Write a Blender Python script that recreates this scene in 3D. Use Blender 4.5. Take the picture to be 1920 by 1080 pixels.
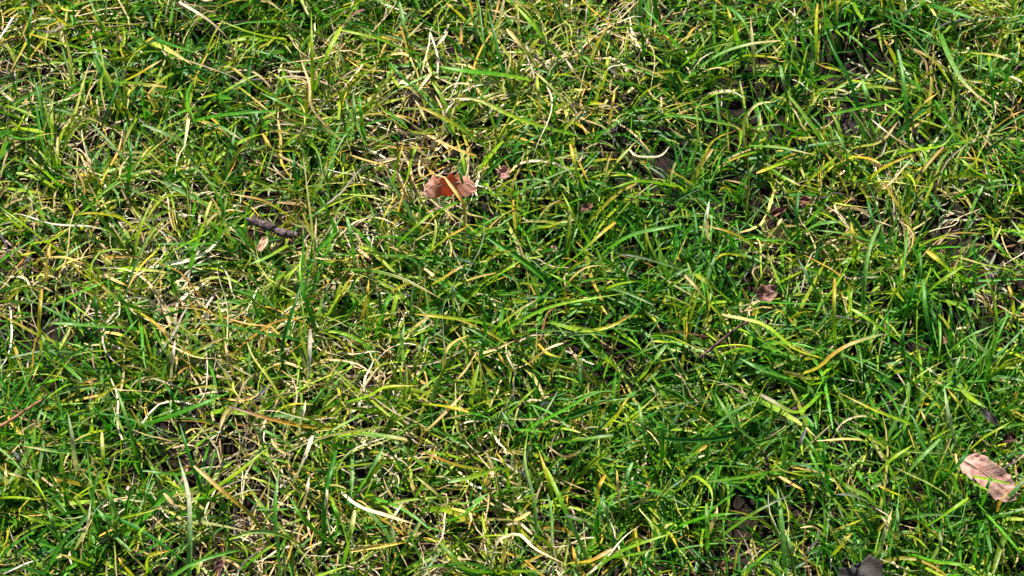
import bpy, math, random
import numpy as np

R = math.radians
random.seed(7)
rng = np.random.default_rng(11)
scene = bpy.context.scene
for o in list(bpy.data.objects):
    bpy.data.objects.remove(o)
col = scene.collection

# ------------------------------------------------------------------ camera
PITCH, DIST, LENS = R(54), 1.55, 100.0
cp, sp = math.cos(PITCH), math.sin(PITCH)
CAM = np.array((0.0, -DIST * cp, DIST * sp + 0.012))
FWD, RGT, UPV = np.array((0, cp, -sp)), np.array((1.0, 0, 0)), np.array((0, sp, cp))
FPX = 1920 * LENS / 36.0
cd = bpy.data.cameras.new('camera')
cd.lens, cd.sensor_width, cd.clip_start, cd.clip_end = LENS, 36.0, 0.05, 1000
cam = bpy.data.objects.new('camera', cd)
cam.location, cam.rotation_euler = CAM, (math.pi / 2 - PITCH, 0, 0)
col.objects.link(cam)
scene.camera = cam

# ------------------------------------------------------------------ daylight
SUN_EL, SUN_AZ = R(60), R(-28)            # azimuth from +Y (behind the lawn), a little to the left
world = bpy.data.worlds.new('World')
scene.world = world
world.use_nodes = True
wn = world.node_tree
bg = wn.nodes['Background']
sky = wn.nodes.new('ShaderNodeTexSky')
sky.sky_type, sky.sun_disc = 'NISHITA', False
sky.sun_elevation, sky.sun_rotation = SUN_EL, SUN_AZ
wn.links.new(sky.outputs[0], bg.inputs[0])
bg.inputs[1].default_value = 0.062
ld = bpy.data.lights.new('sun', 'SUN')
ld.energy, ld.angle, ld.color = 5.0, R(0.53), (1.0, 0.955, 0.88)
sun = bpy.data.objects.new('sun', ld)
sun.rotation_euler = (math.pi / 2 - SUN_EL, 0, math.pi - SUN_AZ)
col.objects.link(sun)
vs = scene.view_settings
vs.view_transform, vs.look, vs.gamma, vs.exposure = 'Standard', 'None', 1.0, 1.2
scene.render.engine = 'CYCLES'
scene.cycles.max_bounces = 4
scene.cycles.diffuse_bounces = 3
scene.cycles.glossy_bounces = 2
scene.cycles.transmission_bounces = 3


# ------------------------------------------------------------------ helpers
def pix(p):
    """world points (..., 3) -> photograph pixels (..., 2)"""
    d = p - CAM
    zf = d @ FWD
    return np.stack((960 + FPX * (d @ RGT) / zf, 540 - FPX * (d @ UPV) / zf), -1)


def at(px, py, z):
    """point of the ray through a photograph pixel at height z"""
    px, py, z = np.asarray(px, float), np.asarray(py, float), np.asarray(z, float)
    d = FWD + RGT * ((px - 960) / FPX)[..., None] + UPV * ((540 - py) / FPX)[..., None]
    t = (z - CAM[2]) / d[..., 2]
    return CAM + d * t[..., None]


_lat = np.random.default_rng(3).random((64, 64))


def vnoise(x, y):
    x0, y0 = np.floor(x).astype(int), np.floor(y).astype(int)
    fx, fy = x - x0, y - y0
    fx, fy = fx * fx * (3 - 2 * fx), fy * fy * (3 - 2 * fy)
    g = lambda i, j: _lat[i % 64, j % 64]
    return ((g(x0, y0) * (1 - fx) + g(x0 + 1, y0) * fx) * (1 - fy)
            + (g(x0, y0 + 1) * (1 - fx) + g(x0 + 1, y0 + 1) * fx) * fy)


def zg(x, y):
    x, y = np.asarray(x, float), np.asarray(y, float)
    near = np.exp(-((x / 6) ** 2 + (y / 6) ** 2))
    return near * (0.012 * (vnoise(x * 14 + 9, y * 14 + 4) - 0.5) + 0.006 * (vnoise(x * 45, y * 45) - 0.5)
                   + 0.0035 * (vnoise(x * 170, y * 170) - 0.5)) - 0.004


def tag(o, label=None, cat=None, group=None, kind=None):
    for k, v in (('label', label), ('category', cat), ('group', group), ('kind', kind)):
        if v:
            o[k] = v
    return o


def link(name, me, mat=None, parent=None):
    o = bpy.data.objects.new(name, me)
    col.objects.link(o)
    if mat:
        me.materials.append(mat)
    if parent:
        o.parent = parent
    return o


def mesh_np(name, V, F, smooth=True, attrs=None):
    """V (n,3), F (m,4) quads, attrs {name: (kind, array)}"""
    me = bpy.data.meshes.new(name)
    n, m = len(V), len(F)
    me.vertices.add(n)
    me.vertices.foreach_set('co', np.ascontiguousarray(V, np.float32).ravel())
    me.loops.add(m * 4)
    me.loops.foreach_set('vertex_index', np.ascontiguousarray(F, np.int32).ravel())
    me.polygons.add(m)
    me.polygons.foreach_set('loop_start', np.arange(0, m * 4, 4, dtype=np.int32))
    me.polygons.foreach_set('loop_total', np.full(m, 4, np.int32))
    me.polygons.foreach_set('use_smooth', np.full(m, smooth, bool))
    for k, (kind, a) in (attrs or {}).items():
        at_ = me.attributes.new(k, kind, 'POINT')
        at_.data.foreach_set('color' if kind == 'FLOAT_COLOR' else 'value', np.ascontiguousarray(a, np.float32).ravel())
    me.update(calc_edges=True)
    me.validate()
    return me


# ------------------------------------------------------------------ materials
def nodes(name):
    m = bpy.data.materials.new(name)
    m.use_nodes = True
    nt = m.node_tree
    nt.nodes.clear()
    return m, nt, (lambda t, **k: mknode(nt, t, k)), nt.links.new


def mknode(nt, t, k):
    n = nt.nodes.new(t)
    for a, v in k.items():
        setattr(n, a, v)
    return n


def blade_material(name, transl, rough, spec):
    m, nt, N, L = nodes(name)
    a = N('ShaderNodeAttribute', attribute_name='Col')
    ac = N('ShaderNodeAttribute', attribute_name='across')
    al = N('ShaderNodeAttribute', attribute_name='along')
    # fine veins running along the blade
    mul = N('ShaderNodeMath', operation='MULTIPLY'); mul.inputs[1].default_value = 15
    L(ac.outputs['Fac'], mul.inputs[0])
    sn = N('ShaderNodeMath', operation='SINE'); L(mul.outputs[0], sn.inputs[0])
    geo = N('ShaderNodeNewGeometry')
    nz = N('ShaderNodeTexNoise'); nz.inputs['Scale'].default_value = 420; nz.inputs['Detail'].default_value = 1
    L(geo.outputs['Position'], nz.inputs['Vector'])
    mr = N('ShaderNodeMapRange'); mr.inputs[1].default_value, mr.inputs[2].default_value = 0.3, 0.7
    mr.inputs[3].default_value, mr.inputs[4].default_value = 0.72, 1.22
    L(nz.outputs['Fac'], mr.inputs[0])
    v = N('ShaderNodeMath', operation='MULTIPLY_ADD'); v.inputs[1].default_value = 0.10
    L(sn.outputs[0], v.inputs[0]); L(mr.outputs[0], v.inputs[2])
    mc = N('ShaderNodeVectorMath', operation='SCALE'); L(a.outputs['Color'], mc.inputs[0]); L(v.outputs[0], mc.inputs['Scale'])
    bp = N('ShaderNodeBump'); bp.inputs['Strength'].default_value = 0.35; bp.inputs['Distance'].default_value = 0.0003
    L(v.outputs[0], bp.inputs['Height'])
    p = N('ShaderNodeBsdfPrincipled')
    p.inputs['Roughness'].default_value = rough
    p.inputs['Specular IOR Level'].default_value = spec
    L(mc.outputs[0], p.inputs['Base Color']); L(bp.outputs[0], p.inputs['Normal'])
    t = N('ShaderNodeBsdfTranslucent')
    tc = N('ShaderNodeMix', data_type='RGBA', blend_type='MULTIPLY'); tc.inputs['Factor'].default_value = 1
    tc.inputs['B'].default_value = (1.12, 1.25, 0.55, 1)
    L(mc.outputs[0], tc.inputs['A']); L(tc.outputs['Result'], t.inputs['Color'])
    ms = N('ShaderNodeMixShader'); ms.inputs[0].default_value = transl
    L(p.outputs[0], ms.inputs[1]); L(t.outputs[0], ms.inputs[2])
    out = N('ShaderNodeOutputMaterial'); L(ms.outputs[0], out.inputs[0])
    return m


def ramp_material(name, stops, scale, rough=0.7, transl=0.0, bump=0.0005, bscale=None, spec=0.3, detail=6, tint=(1, 1, 1, 1)):
    m, nt, N, L = nodes(name)
    tc = N('ShaderNodeTexCoord')
    nz = N('ShaderNodeTexNoise'); nz.inputs['Scale'].default_value = scale
    nz.inputs['Detail'].default_value = detail; nz.inputs['Roughness'].default_value = 0.65
    L(tc.outputs['Object'], nz.inputs['Vector'])
    cr = N('ShaderNodeValToRGB')
    e = cr.color_ramp.elements
    e[0].position, e[0].color = stops[0][0], (*stops[0][1], 1)
    e[1].position, e[1].color = stops[-1][0], (*stops[-1][1], 1)
    for pos, c in stops[1:-1]:
        k = e.new(pos); k.color = (*c, 1)
    L(nz.outputs['Fac'], cr.inputs[0])
    n2 = N('ShaderNodeTexNoise'); n2.inputs['Scale'].default_value = bscale or scale * 4; n2.inputs['Detail'].default_value = 5
    L(tc.outputs['Object'], n2.inputs['Vector'])
    bp = N('ShaderNodeBump'); bp.inputs['Strength'].default_value = 0.8; bp.inputs['Distance'].default_value = bump
    L(n2.outputs['Fac'], bp.inputs['Height'])
    p = N('ShaderNodeBsdfPrincipled')
    p.inputs['Roughness'].default_value = rough
    p.inputs['Specular IOR Level'].default_value = spec
    L(cr.outputs[0], p.inputs['Base Color']); L(bp.outputs[0], p.inputs['Normal'])
    out = N('ShaderNodeOutputMaterial')
    if transl:
        t = N('ShaderNodeBsdfTranslucent')
        tm = N('ShaderNodeMix', data_type='RGBA', blend_type='MULTIPLY'); tm.inputs['Factor'].default_value = 1
        tm.inputs['B'].default_value = tint
        L(cr.outputs[0], tm.inputs['A']); L(tm.outputs['Result'], t.inputs['Color'])
        ms = N('ShaderNodeMixShader'); ms.inputs[0].default_value = transl
        L(p.outputs[0], ms.inputs[1]); L(t.outputs[0], ms.inputs[2]); L(ms.outputs[0], out.inputs[0])
    else:
        L(p.outputs[0], out.inputs[0])
    return m


M_BLADE = blade_material('grass blade', 0.38, 0.42, 0.40)
M_STRAW = blade_material('dead straw', 0.18, 0.6, 0.2)


def soil_material():
    m, nt, N, L = nodes('soil and far lawn')
    geo = N('ShaderNodeNewGeometry')
    nz = N('ShaderNodeTexNoise'); nz.inputs['Scale'].default_value = 260; nz.inputs['Detail'].default_value = 8
    L(geo.outputs['Position'], nz.inputs['Vector'])
    cr = N('ShaderNodeValToRGB')
    e = cr.color_ramp.elements
    e[0].position, e[0].color = 0.3, (0.004, 0.0027, 0.002, 1)
    e[1].position, e[1].color = 0.75, (0.024, 0.0145, 0.010, 1)
    L(nz.outputs['Fac'], cr.inputs[0])
    # past the built grass the turf is too far off to show single blades
    n3 = N('ShaderNodeTexNoise'); n3.inputs['Scale'].default_value = 30; n3.inputs['Detail'].default_value = 8
    L(geo.outputs['Position'], n3.inputs['Vector'])
    c3 = N('ShaderNodeValToRGB')
    e = c3.color_ramp.elements
    e[0].position, e[0].color = 0.35, (0.03, 0.07, 0.01, 1)
    e[1].position, e[1].color = 0.7, (0.22, 0.20, 0.07, 1)
    L(n3.outputs['Fac'], c3.inputs[0])
    ln = N('ShaderNodeVectorMath', operation='LENGTH'); L(geo.outputs['Position'], ln.inputs[0])
    mr = N('ShaderNodeMapRange'); mr.inputs[1].default_value, mr.inputs[2].default_value = 1.1, 1.5
    L(ln.outputs['Value'], mr.inputs[0])
    mx = N('ShaderNodeMix', data_type='RGBA')
    L(mr.outputs[0], mx.inputs['Factor']); L(cr.outputs[0], mx.inputs['A']); L(c3.outputs[0], mx.inputs['B'])
    bp = N('ShaderNodeBump'); bp.inputs['Strength'].default_value = 1; bp.inputs['Distance'].default_value = 0.0015
    L(nz.outputs['Fac'], bp.inputs['Height'])
    p = N('ShaderNodeBsdfPrincipled'); p.inputs['Roughness'].default_value = 0.9
    p.inputs['Specular IOR Level'].default_value = 0.15
    L(mx.outputs['Result'], p.inputs['Base Color']); L(bp.outputs[0], p.inputs['Normal'])
    out = N('ShaderNodeOutputMaterial'); L(p.outputs[0], out.inputs[0])
    return m


# ------------------------------------------------------------------ ground: one sheet, fine under the lawn, coarse to the horizon
def axis(a, step):
    mid = np.arange(-a, a + step / 2, step)
    outw = [a + step * 4]
    while outw[-1] < 300:
        outw.append(outw[-1] * 1.6 + 0.02)
    outw = np.array(outw)
    return np.concatenate((-outw[::-1], mid, outw))


gx, gy = axis(0.5, 0.0035), axis(0.42, 0.0035)
X, Y = np.meshgrid(gx, gy, indexing='ij')
GV = np.stack((X, Y, zg(X, Y)), -1).reshape(-1, 3)
nx, ny = len(gx), len(gy)
ii, jj = np.meshgrid(np.arange(nx - 1), np.arange(ny - 1), indexing='ij')
b0 = (ii * ny + jj).ravel()
GF = np.stack((b0, b0 + ny, b0 + ny + 1, b0 + 1), -1)
tag(link('ground', mesh_np('ground', GV, GF), soil_material()), kind='structure')

# ------------------------------------------------------------------ palette (real base colours) and where the turf is dry, green or open
PAL = {'d': (0.020, 0.125, 0.006), 'g': (0.062, 0.222, 0.008), 'v': (0.110, 0.200, 0.009), 'y': (0.235, 0.335, 0.011),
       's': (0.150, 0.270, 0.070), 'o': (0.430, 0.260, 0.028), 't': (0.460, 0.335, 0.150), 'w': (0.520, 0.440, 0.300),
       'k': (0.100, 0.085, 0.095), 'b': (0.170, 0.080, 0.028), 'p': (0.260, 0.155, 0.115)}
PAL = {k: np.array(v) for k, v in PAL.items()}
# x, y, radius in photograph pixels, weight: + dry thatch, - lush green
DRY = [(370, 640, 130, 1.4), (330, 560, 110, .7), (130, 480, 170, .5), (60, 60, 150, .5), (290, 300, 200, .3), (590, 120, 90, .8),
       (660, 200, 110, .8), (850, 240, 110, .8), (760, 330, 90, .8), (1040, 150, 130, .7), (980, 60, 120, .4), (1160, 90, 90, .5),
       (300, 430, 90, .7), (650, 480, 100, .5), (620, 640, 110, .6), (680, 760, 110, .4), (450, 820, 130, .9), (420, 990, 120, .9),
       (800, 800, 140, .4), (900, 1000, 160, .7), (680, 980, 120, .6), (1850, 60, 110, .6), (1720, 60, 80, .3), (1560, 330, 110, .3),
       (1640, 420, 110, .4), (1480, 560, 110, .5), (1390, 840, 60, .7), (1350, 1030, 110, .4), (1820, 470, 110, .3),
       (1110, 640, 100, -.3), (1240, 620, 160, -.5), (1720, 640, 170, -.6), (1250, 440, 130, -.7), (1350, 320, 170, -.5),
       (1300, 960, 170, -.5), (1550, 860, 200, -.5), (1780, 1000, 130, -.4), (440, 230, 140, -.5), (130, 880, 150, -.4), (60, 700, 110, -.4),
       (1480, 120, 150, -.5), (1660, 230, 150, -.5), (1000, 380, 120, -.4), (230, 760, 120, -.2), (1620, 500, 100, -.3), (1060, 840, 110, -.2)]
# x, y, radius, strength: openings where the soil shows dark between the blades
HOLES = [(1600, 225, 60, .75), (1720, 250, 55, .75), (1235, 285, 42, .8), (1045, 455, 38, .8), (1420, 550, 48, .8), (275, 1020, 45, .75),
         (330, 915, 40, .6), (395, 865, 40, .55), (480, 960, 55, .75), (340, 800, 45, .7), (90, 625, 45, .6), (245, 860, 30, .6),
         (700, 910, 40, .7), (905, 970, 40, .6), (1110, 670, 40, .6), (345, 780, 50, .5), (740, 1050, 50, .6), (1600, 995, 48, .7),
         (1180, 180, 25, .6), (720, 240, 35, .6), (400, 95, 35, .6), (270, 245, 40, .5), (450, 190, 30, .5), (1900, 270, 50, .6),
         (1570, 85, 35, .6), (930, 590, 30, .5), (520, 430, 45, .6), (150, 300, 40, .4), (840, 145, 25, .5), (1150, 840, 40, .5),
         (690, 420, 40, .4), (1480, 760, 30, .5), (60, 1010, 40, .5), (560, 730, 40, .4), (1300, 430, 40, .3), (1800, 630, 45, .4)]
# ellipses the leaves and twigs lie in: hardly any grass on top of them
CLEAR = [(840, 355, 48, 26, .012), (942, 326, 15, 14, .014), (508, 426, 46, 17, .013), (493, 458, 9, 17, .015), (1852, 893, 60, 40, .015),
         (1436, 552, 22, 18, .008), (1482, 388, 48, 16, .014), (1615, 1068, 42, 28, .013), (1362, 632, 46, 30, .020),
         (1858, 783, 20, 20, .013), (38, 775, 40, 24, .022), (1436, 862, 8, 22, .014), (1360, 1063, 9, 9, .012), (1730, 253, 24, 15, .004),
         (1593, 232, 22, 14, .004), (1493, 762, 15, 7, .011), (1100, 390, 12, 10, .011), (1893, 822, 14, 11, .011), (1770, 637, 13, 9, .011)]


def field(pts, lst):
    f = np.zeros(len(pts))
    for x, y, r, w in lst:
        f += w * np.exp(-((pts[:, 0] - x) ** 2 + ((pts[:, 1] - y) * 1.15) ** 2) / (2 * (r * .75) ** 2))
    return f


# ------------------------------------------------------------------ ribbons: every blade is a tapering folded strip
def frame(P, roll, lean=-0.15):
    T = np.gradient(P, axis=1)
    T /= np.linalg.norm(T, axis=2, keepdims=True) + 1e-12
    up = np.zeros_like(T); up[..., 2] = 1; up[..., 1] = lean
    W = np.cross(T, up)
    bad = np.linalg.norm(W, axis=2, keepdims=True) < 0.15
    W = np.where(bad, np.array((1.0, 0.1, 0)), W)
    W /= np.linalg.norm(W, axis=2, keepdims=True)
    Nn = np.cross(W, T)
    Nn /= np.linalg.norm(Nn, axis=2, keepdims=True) + 1e-12
    c, s = np.cos(roll)[..., None], np.sin(roll)[..., None]
    return W * c + Nn * s, Nn * c - W * s


def ribbons(P, width, roll, prof, fold, C, across=3, lean=-0.05):
    """P (n,k,3) centre lines, width (n,), roll (n,k), prof (n,k), fold (n,), C (n,k,3)"""
    n, k, _ = P.shape
    W, Nn = frame(P, roll, lean)
    hw = (width[:, None] * prof / 2)[..., None]
    if across == 3:
        f = (fold[:, None] * hw[..., 0])[..., None]
        V = np.stack((P - W * hw + Nn * f * .5, P - Nn * f * .5, P + W * hw + Nn * f * .5), 2)
        ac = np.array((-1.0, 0, 1))
    else:
        V = np.stack((P - W * hw, P + W * hw), 2)
        ac = np.array((-1.0, 1))
    a = across
    idx = np.arange(n * k * a).reshape(n, k, a)
    F = np.stack((idx[:, :-1, :-1], idx[:, :-1, 1:], idx[:, 1:, 1:], idx[:, 1:, :-1]), -1).reshape(-1, 4)
    Cc = np.concatenate((np.repeat(C[:, :, None, :], a, 2), np.ones((n, k, a, 1))), -1)
    al = np.broadcast_to(np.linspace(0, 1, k)[None, :, None], (n, k, a))
    acr = np.broadcast_to(ac, (n, k, a))
    return V.reshape(-1, 3), F, {'Col': ('FLOAT_COLOR', Cc.reshape(-1, 4)), 'across': ('FLOAT', acr.reshape(-1)), 'along': ('FLOAT', al.reshape(-1))}


def gradient(codes, k, n_tip=1.6, jit=0.12):
    """blade colours from root to tip, one code string per blade"""
    out = np.zeros((len(codes), k, 3))
    s = np.linspace(0, 1, k) ** n_tip
    cache = {}
    for c in set(codes):
        pts = np.array([PAL[x] for x in c])
        if len(pts) == 1:
            cache[c] = np.repeat(pts, k, 0)
        else:
            q = np.linspace(0, 1, len(pts))
            cache[c] = np.stack([np.interp(s, q, pts[:, i]) for i in range(3)], -1)
    for i, c in enumerate(codes):
        out[i] = cache[c]
    out *= np.exp(rng.normal(0, jit, (len(codes), 1, 1)))
    out *= np.exp(rng.normal(0, 0.06, (len(codes), 1, 3)))
    return np.clip(out, 0.003, 0.75)


def grow(x, y, L, az, el, bend, lat, kinkpos, kinkaz, k, z0=0.0, wob=0.0, floor=0.0012):
    """march n blades from their roots; bend droops them, lat curves them sideways, a kink folds some"""
    n = len(x)
    P = np.zeros((n, k, 3))
    P[:, 0, 0], P[:, 0, 1], P[:, 0, 2] = x, y, zg(x, y) + z0
    ds = L / (k - 1)
    ph = rng.random((n, 2)) * 6.28
    for i in range(1, k):
        s = (i - 0.5) / (k - 1)
        kk = 1 / (1 + np.exp(-(s - kinkpos) * 26))
        e = el - bend * s ** 1.3 + wob * np.sin(s * 9 + ph[:, 0])
        a = az + lat * s + kinkaz * kk + wob * 1.6 * np.sin(s * 8 + ph[:, 1])
        st = np.stack((np.cos(e) * np.cos(a), np.cos(e) * np.sin(a), np.sin(e)), -1) * ds[:, None]
        P[:, i] = P[:, i - 1] + st
        low = zg(P[:, i, 0], P[:, i, 1]) + floor
        P[:, i, 2] = np.maximum(P[:, i, 2], low)
    return P


def keep_clear(P, p_drop=0.86):
    """drop blades that would lie on the leaves and twigs"""
    q = pix(P)
    keep = np.ones(len(P), bool)
    for cx, cy, rx, ry, z in CLEAR:
        h = ((((q[..., 0] - cx) / rx) ** 2 + ((q[..., 1] - cy) / ry) ** 2 < 1) & (P[..., 2] > z)).any(1)
        keep &= ~(h & (rng.random(len(P)) < p_drop))
    for cx, cy, r, w in HOLES:
        h = ((((q[..., 0] - cx) / r) ** 2 + ((q[..., 1] - cy) / r) ** 2 < .55)).any(1)
        keep &= ~(h & (rng.random(len(P)) < w * .24))
    return keep


PX, PY = (-0.46, 0.46), (-0.38, 0.40)        # the lawn tile in metres


def scatter(n):
    x, y = rng.uniform(*PX, n), rng.uniform(*PY, n)
    q = pix(np.stack((x, y, zg(x, y)), -1))
    return x, y, field(q, DRY), np.clip(field(q, HOLES), 0, 1)


def choose(dry, table):
    """table: (code, weight when lush, weight when dry)"""
    codes = np.array([t[0] for t in table])
    d = np.clip(0.51 + dry * 0.62, 0, 1)[:, None]
    w = np.array([t[1] for t in table])[None] * (1 - d) + np.array([t[2] for t in table])[None] * d
    w = np.cumsum(w / w.sum(1, keepdims=True), 1)
    return codes[(rng.random(len(dry))[:, None] > w).sum(1).clip(0, len(codes) - 1)]


parts_blade, parts_straw = [], []

# 1 low matted thatch
n = 30000
x, y, dry, hole = scatter(n)
k_ = rng.random(n) < np.clip(0.44 + 0.66 * dry - 0.10 * hole, 0.10, 1)
x, y, dry, n = x[k_], y[k_], dry[k_], int(k_.sum())
L = rng.gamma(4, 0.0062, n).clip(.008, .06)
P = grow(x, y, L, rng.uniform(0, 6.28, n), rng.uniform(-.1, .75, n), rng.uniform(0, 1.4, n), rng.normal(0, 1.0, n),
         rng.uniform(.2, .9, n), rng.normal(0, .5, n) * (rng.random(n) < .25), 8, z0=rng.uniform(0, .012, n), wob=.17)
kc = keep_clear(P); P = P[kc]; dry = dry[kc]; n = len(P)
code = choose(dry, [('t', 3, 4), ('w', 2.4, 6), ('tw', 2, 4.5), ('o', .6, .5), ('ot', .9, 1.1), ('b', 1.6, .5), ('k', 1.0, .6), ('yt', 2.5, 2), ('p', .5, .4), ('y', 2.2, .8), ('v', 2, .6)])
s = np.linspace(0, 1, 8)[None]
prof = np.clip(np.minimum(.6 + s * 2, 1) * (1 - s ** 4 * .9), .1, 1) * np.ones((n, 1))
wd = rng.gamma(6, .00014, n).clip(.0004, .0022)
roll = rng.uniform(-1, 1, (n, 1)) + rng.normal(0, 1.2, (n, 1)) * s
parts_straw.append(ribbons(P, wd, roll, prof, np.zeros(n), gradient(code, 8, 1, .25), 2))

# 2 short green under-storey and 3 the main blades, in tillers of three to five
def tillers(nt, Lmu, Lsd, wmu, elr, bendr, k, table, hole_w, straw_tip=0.0):
    x, y, dry, hole = scatter(nt)
    # tufting: tillers gather where the noise is high
    tuft = vnoise(x * 38 + 3, y * 38 + 7)
    kk = rng.random(nt) < np.clip(.20 + 1.25 * tuft ** 2 - hole_w * hole - .14 * dry, .03, 1)
    x, y, dry = x[kk], y[kk], dry[kk]
    m = rng.integers(2, 6, len(x))
    rep = np.repeat(np.arange(len(x)), m)
    n = len(rep)
    az0, el0 = rng.uniform(0, 6.28, len(x)), rng.uniform(*elr, len(x))
    bx, by = x[rep] + rng.normal(0, .0022, n), y[rep] + rng.normal(0, .0022, n)
    L = np.exp(rng.normal(math.log(Lmu), Lsd, n)).clip(.012, .10)
    az, el = az0[rep] + rng.normal(0, .65, n), (el0[rep] + rng.normal(0, .28, n)).clip(.1, 1.5)
    bend = rng.uniform(*bendr, n)
    P = grow(bx, by, L, az, el, bend, rng.normal(0, .33, n), rng.uniform(.25, .85, n),
             rng.normal(0, .8, n) * (rng.random(n) < .10), k, z0=0.001, wob=.05, floor=.003)
    # mown: what would stand higher than the mower is shorter
    top = (P[..., 2] - P[:, :1, 2]).max(1)
    lim = rng.uniform(.016, .034, n)
    sc = np.minimum(1, lim / np.maximum(top, 1e-4))
    base = P[:, :1]
    P = base + (P - base) * np.stack((np.ones(n), np.ones(n), sc), -1)[:, None]
    kc = keep_clear(P); P = P[kc]; d = dry[rep][kc]; n = len(P)
    s = np.linspace(0, 1, k)[None]
    blunt = (rng.random(n) < .30)[:, None]
    tip = np.where(blunt, 1 - .55 * s ** 14, (1 - s ** rng.uniform(2.2, 5, (n, 1))))
    prof = np.clip((.55 + .45 * np.minimum(s * 4, 1)) * tip, .04, 1)
    wd = np.exp(rng.normal(math.log(wmu), .25, n)).clip(.0007, .0032)
    roll = rng.normal(0, .55, (n, 1)) + rng.normal(0, .7, (n, 1)) * s
    parts_blade.append(ribbons(P, wd, roll, prof, rng.uniform(.15, .9, n), gradient(choose(d, table), k, 1.7, .2), 3))


GREEN = [('d', 3.5, .8), ('dg', 4, 1.6), ('g', 4.5, 2.2), ('gv', .8, .8), ('gy', 2.6, 2.6), ('y', 1.6, 2.6), ('yo', .8, 1.4), ('gyo', .7, 1.3),
         ('gyt', .9, 2.0), ('gs', 1.6, 1), ('s', .8, .8), ('yt', .7, 2), ('vo', .2, .5), ('ds', 1, .5)]
tillers(12500, .027, .30, .00120, (.4, 1.4), (.1, 1.4), 7, GREEN, .45)
tillers(9800, .042, .28, .00170, (.4, 1.38), (.15, 1.6), 9, GREEN, .45)

# 4 dry strands lying over the green
n = 7000
x, y, dry, hole = scatter(n)
k_ = rng.random(n) < np.clip(.40 + .62 * dry - .3 * hole, .10, 1)
x, y, dry, n = x[k_], y[k_], dry[k_], int(k_.sum())
L = rng.gamma(5, .0068, n).clip(.012, .075)
P = grow(x, y, L, rng.uniform(0, 6.28, n), rng.uniform(.0, 1.0, n), rng.uniform(.2, 1.9, n), rng.normal(0, .9, n),
         rng.uniform(.2, .9, n), rng.normal(0, .8, n) * (rng.random(n) < .18), 10, z0=rng.uniform(.003, .016, n), wob=.09)
top = (P[..., 2] - P[:, :1, 2]).max(1)
sc = np.minimum(1, rng.uniform(.010, .020, n) / np.maximum(top, 1e-4))
P[..., 2] = P[:, :1, 2] + (P[..., 2] - P[:, :1, 2]) * sc[:, None]
kc = keep_clear(P); P = P[kc]; dry = dry[kc]; n = len(P)
code = choose(dry, [('t', 3, 3), ('w', 2, 3), ('tw', 2, 3), ('ot', 1.8, 1.8), ('o', .9, .6), ('yot', 1.6, 1.4), ('yt', 2, 2), ('bt', .6, .5), ('k', .5, .3), ('p', .3, .2)])
s = np.linspace(0, 1, 10)[None]
prof = np.clip(np.minimum(.5 + s * 3, 1) * (1 - s ** 3 * .85), .12, 1) * np.ones((n, 1))
wd = np.exp(rng.normal(math.log(.00108), .30, n)).clip(.0006, .0022)
roll = rng.uniform(-.8, .8, (n, 1)) + rng.normal(0, 1.0, (n, 1)) * s
parts_straw.append(ribbons(P, wd, roll, prof, rng.uniform(.2, 1, n), gradient(code, 10, 1.2, .2), 3))


def merge(name, parts):
    V, F, off = [], [], 0
    A = {}
    for v, f, a in parts:
        V.append(v); F.append(f + off); off += len(v)
        for q, (kind, arr) in a.items():
            A.setdefault(q, (kind, []))[1].append(arr)
    return mesh_np(name, np.concatenate(V), np.concatenate(F), True, {q: (kd, np.concatenate(ar)) for q, (kd, ar) in A.items()})


lawn = tag(link('lawn_grass', merge('lawn_grass', parts_blade), M_BLADE), 'short mown green and yellowing lawn grass covering the soil', 'grass', kind='stuff')
thatch = tag(link('dry_thatch', merge('dry_thatch', parts_straw), M_STRAW), 'pale dry dead grass strands matted among the green blades', 'thatch', kind='stuff')
# the same turf goes on round the built tile
TW, TD = PX[1] - PX[0], PY[1] - PY[0]
for src, lab in ((lawn, 'lawn grass going on beyond the edge of the photographed patch'), (thatch, 'dry dead strands in the lawn beyond the photographed patch')):
    for i in (-1, 0, 1):
        for j in (-1, 0, 1):
            if i or j:
                c = src.copy(); col.objects.link(c)
                cxm, cym = (PX[0] + PX[1]) / 2, (PY[0] + PY[1]) / 2
                c.scale = (-1 if i else 1, -1 if j else 1, 1)
                c.location = (i * TW + (2 * cxm if i else 0), j * TD + (2 * cym if j else 0), 0)
                c['label'] = lab

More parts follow.
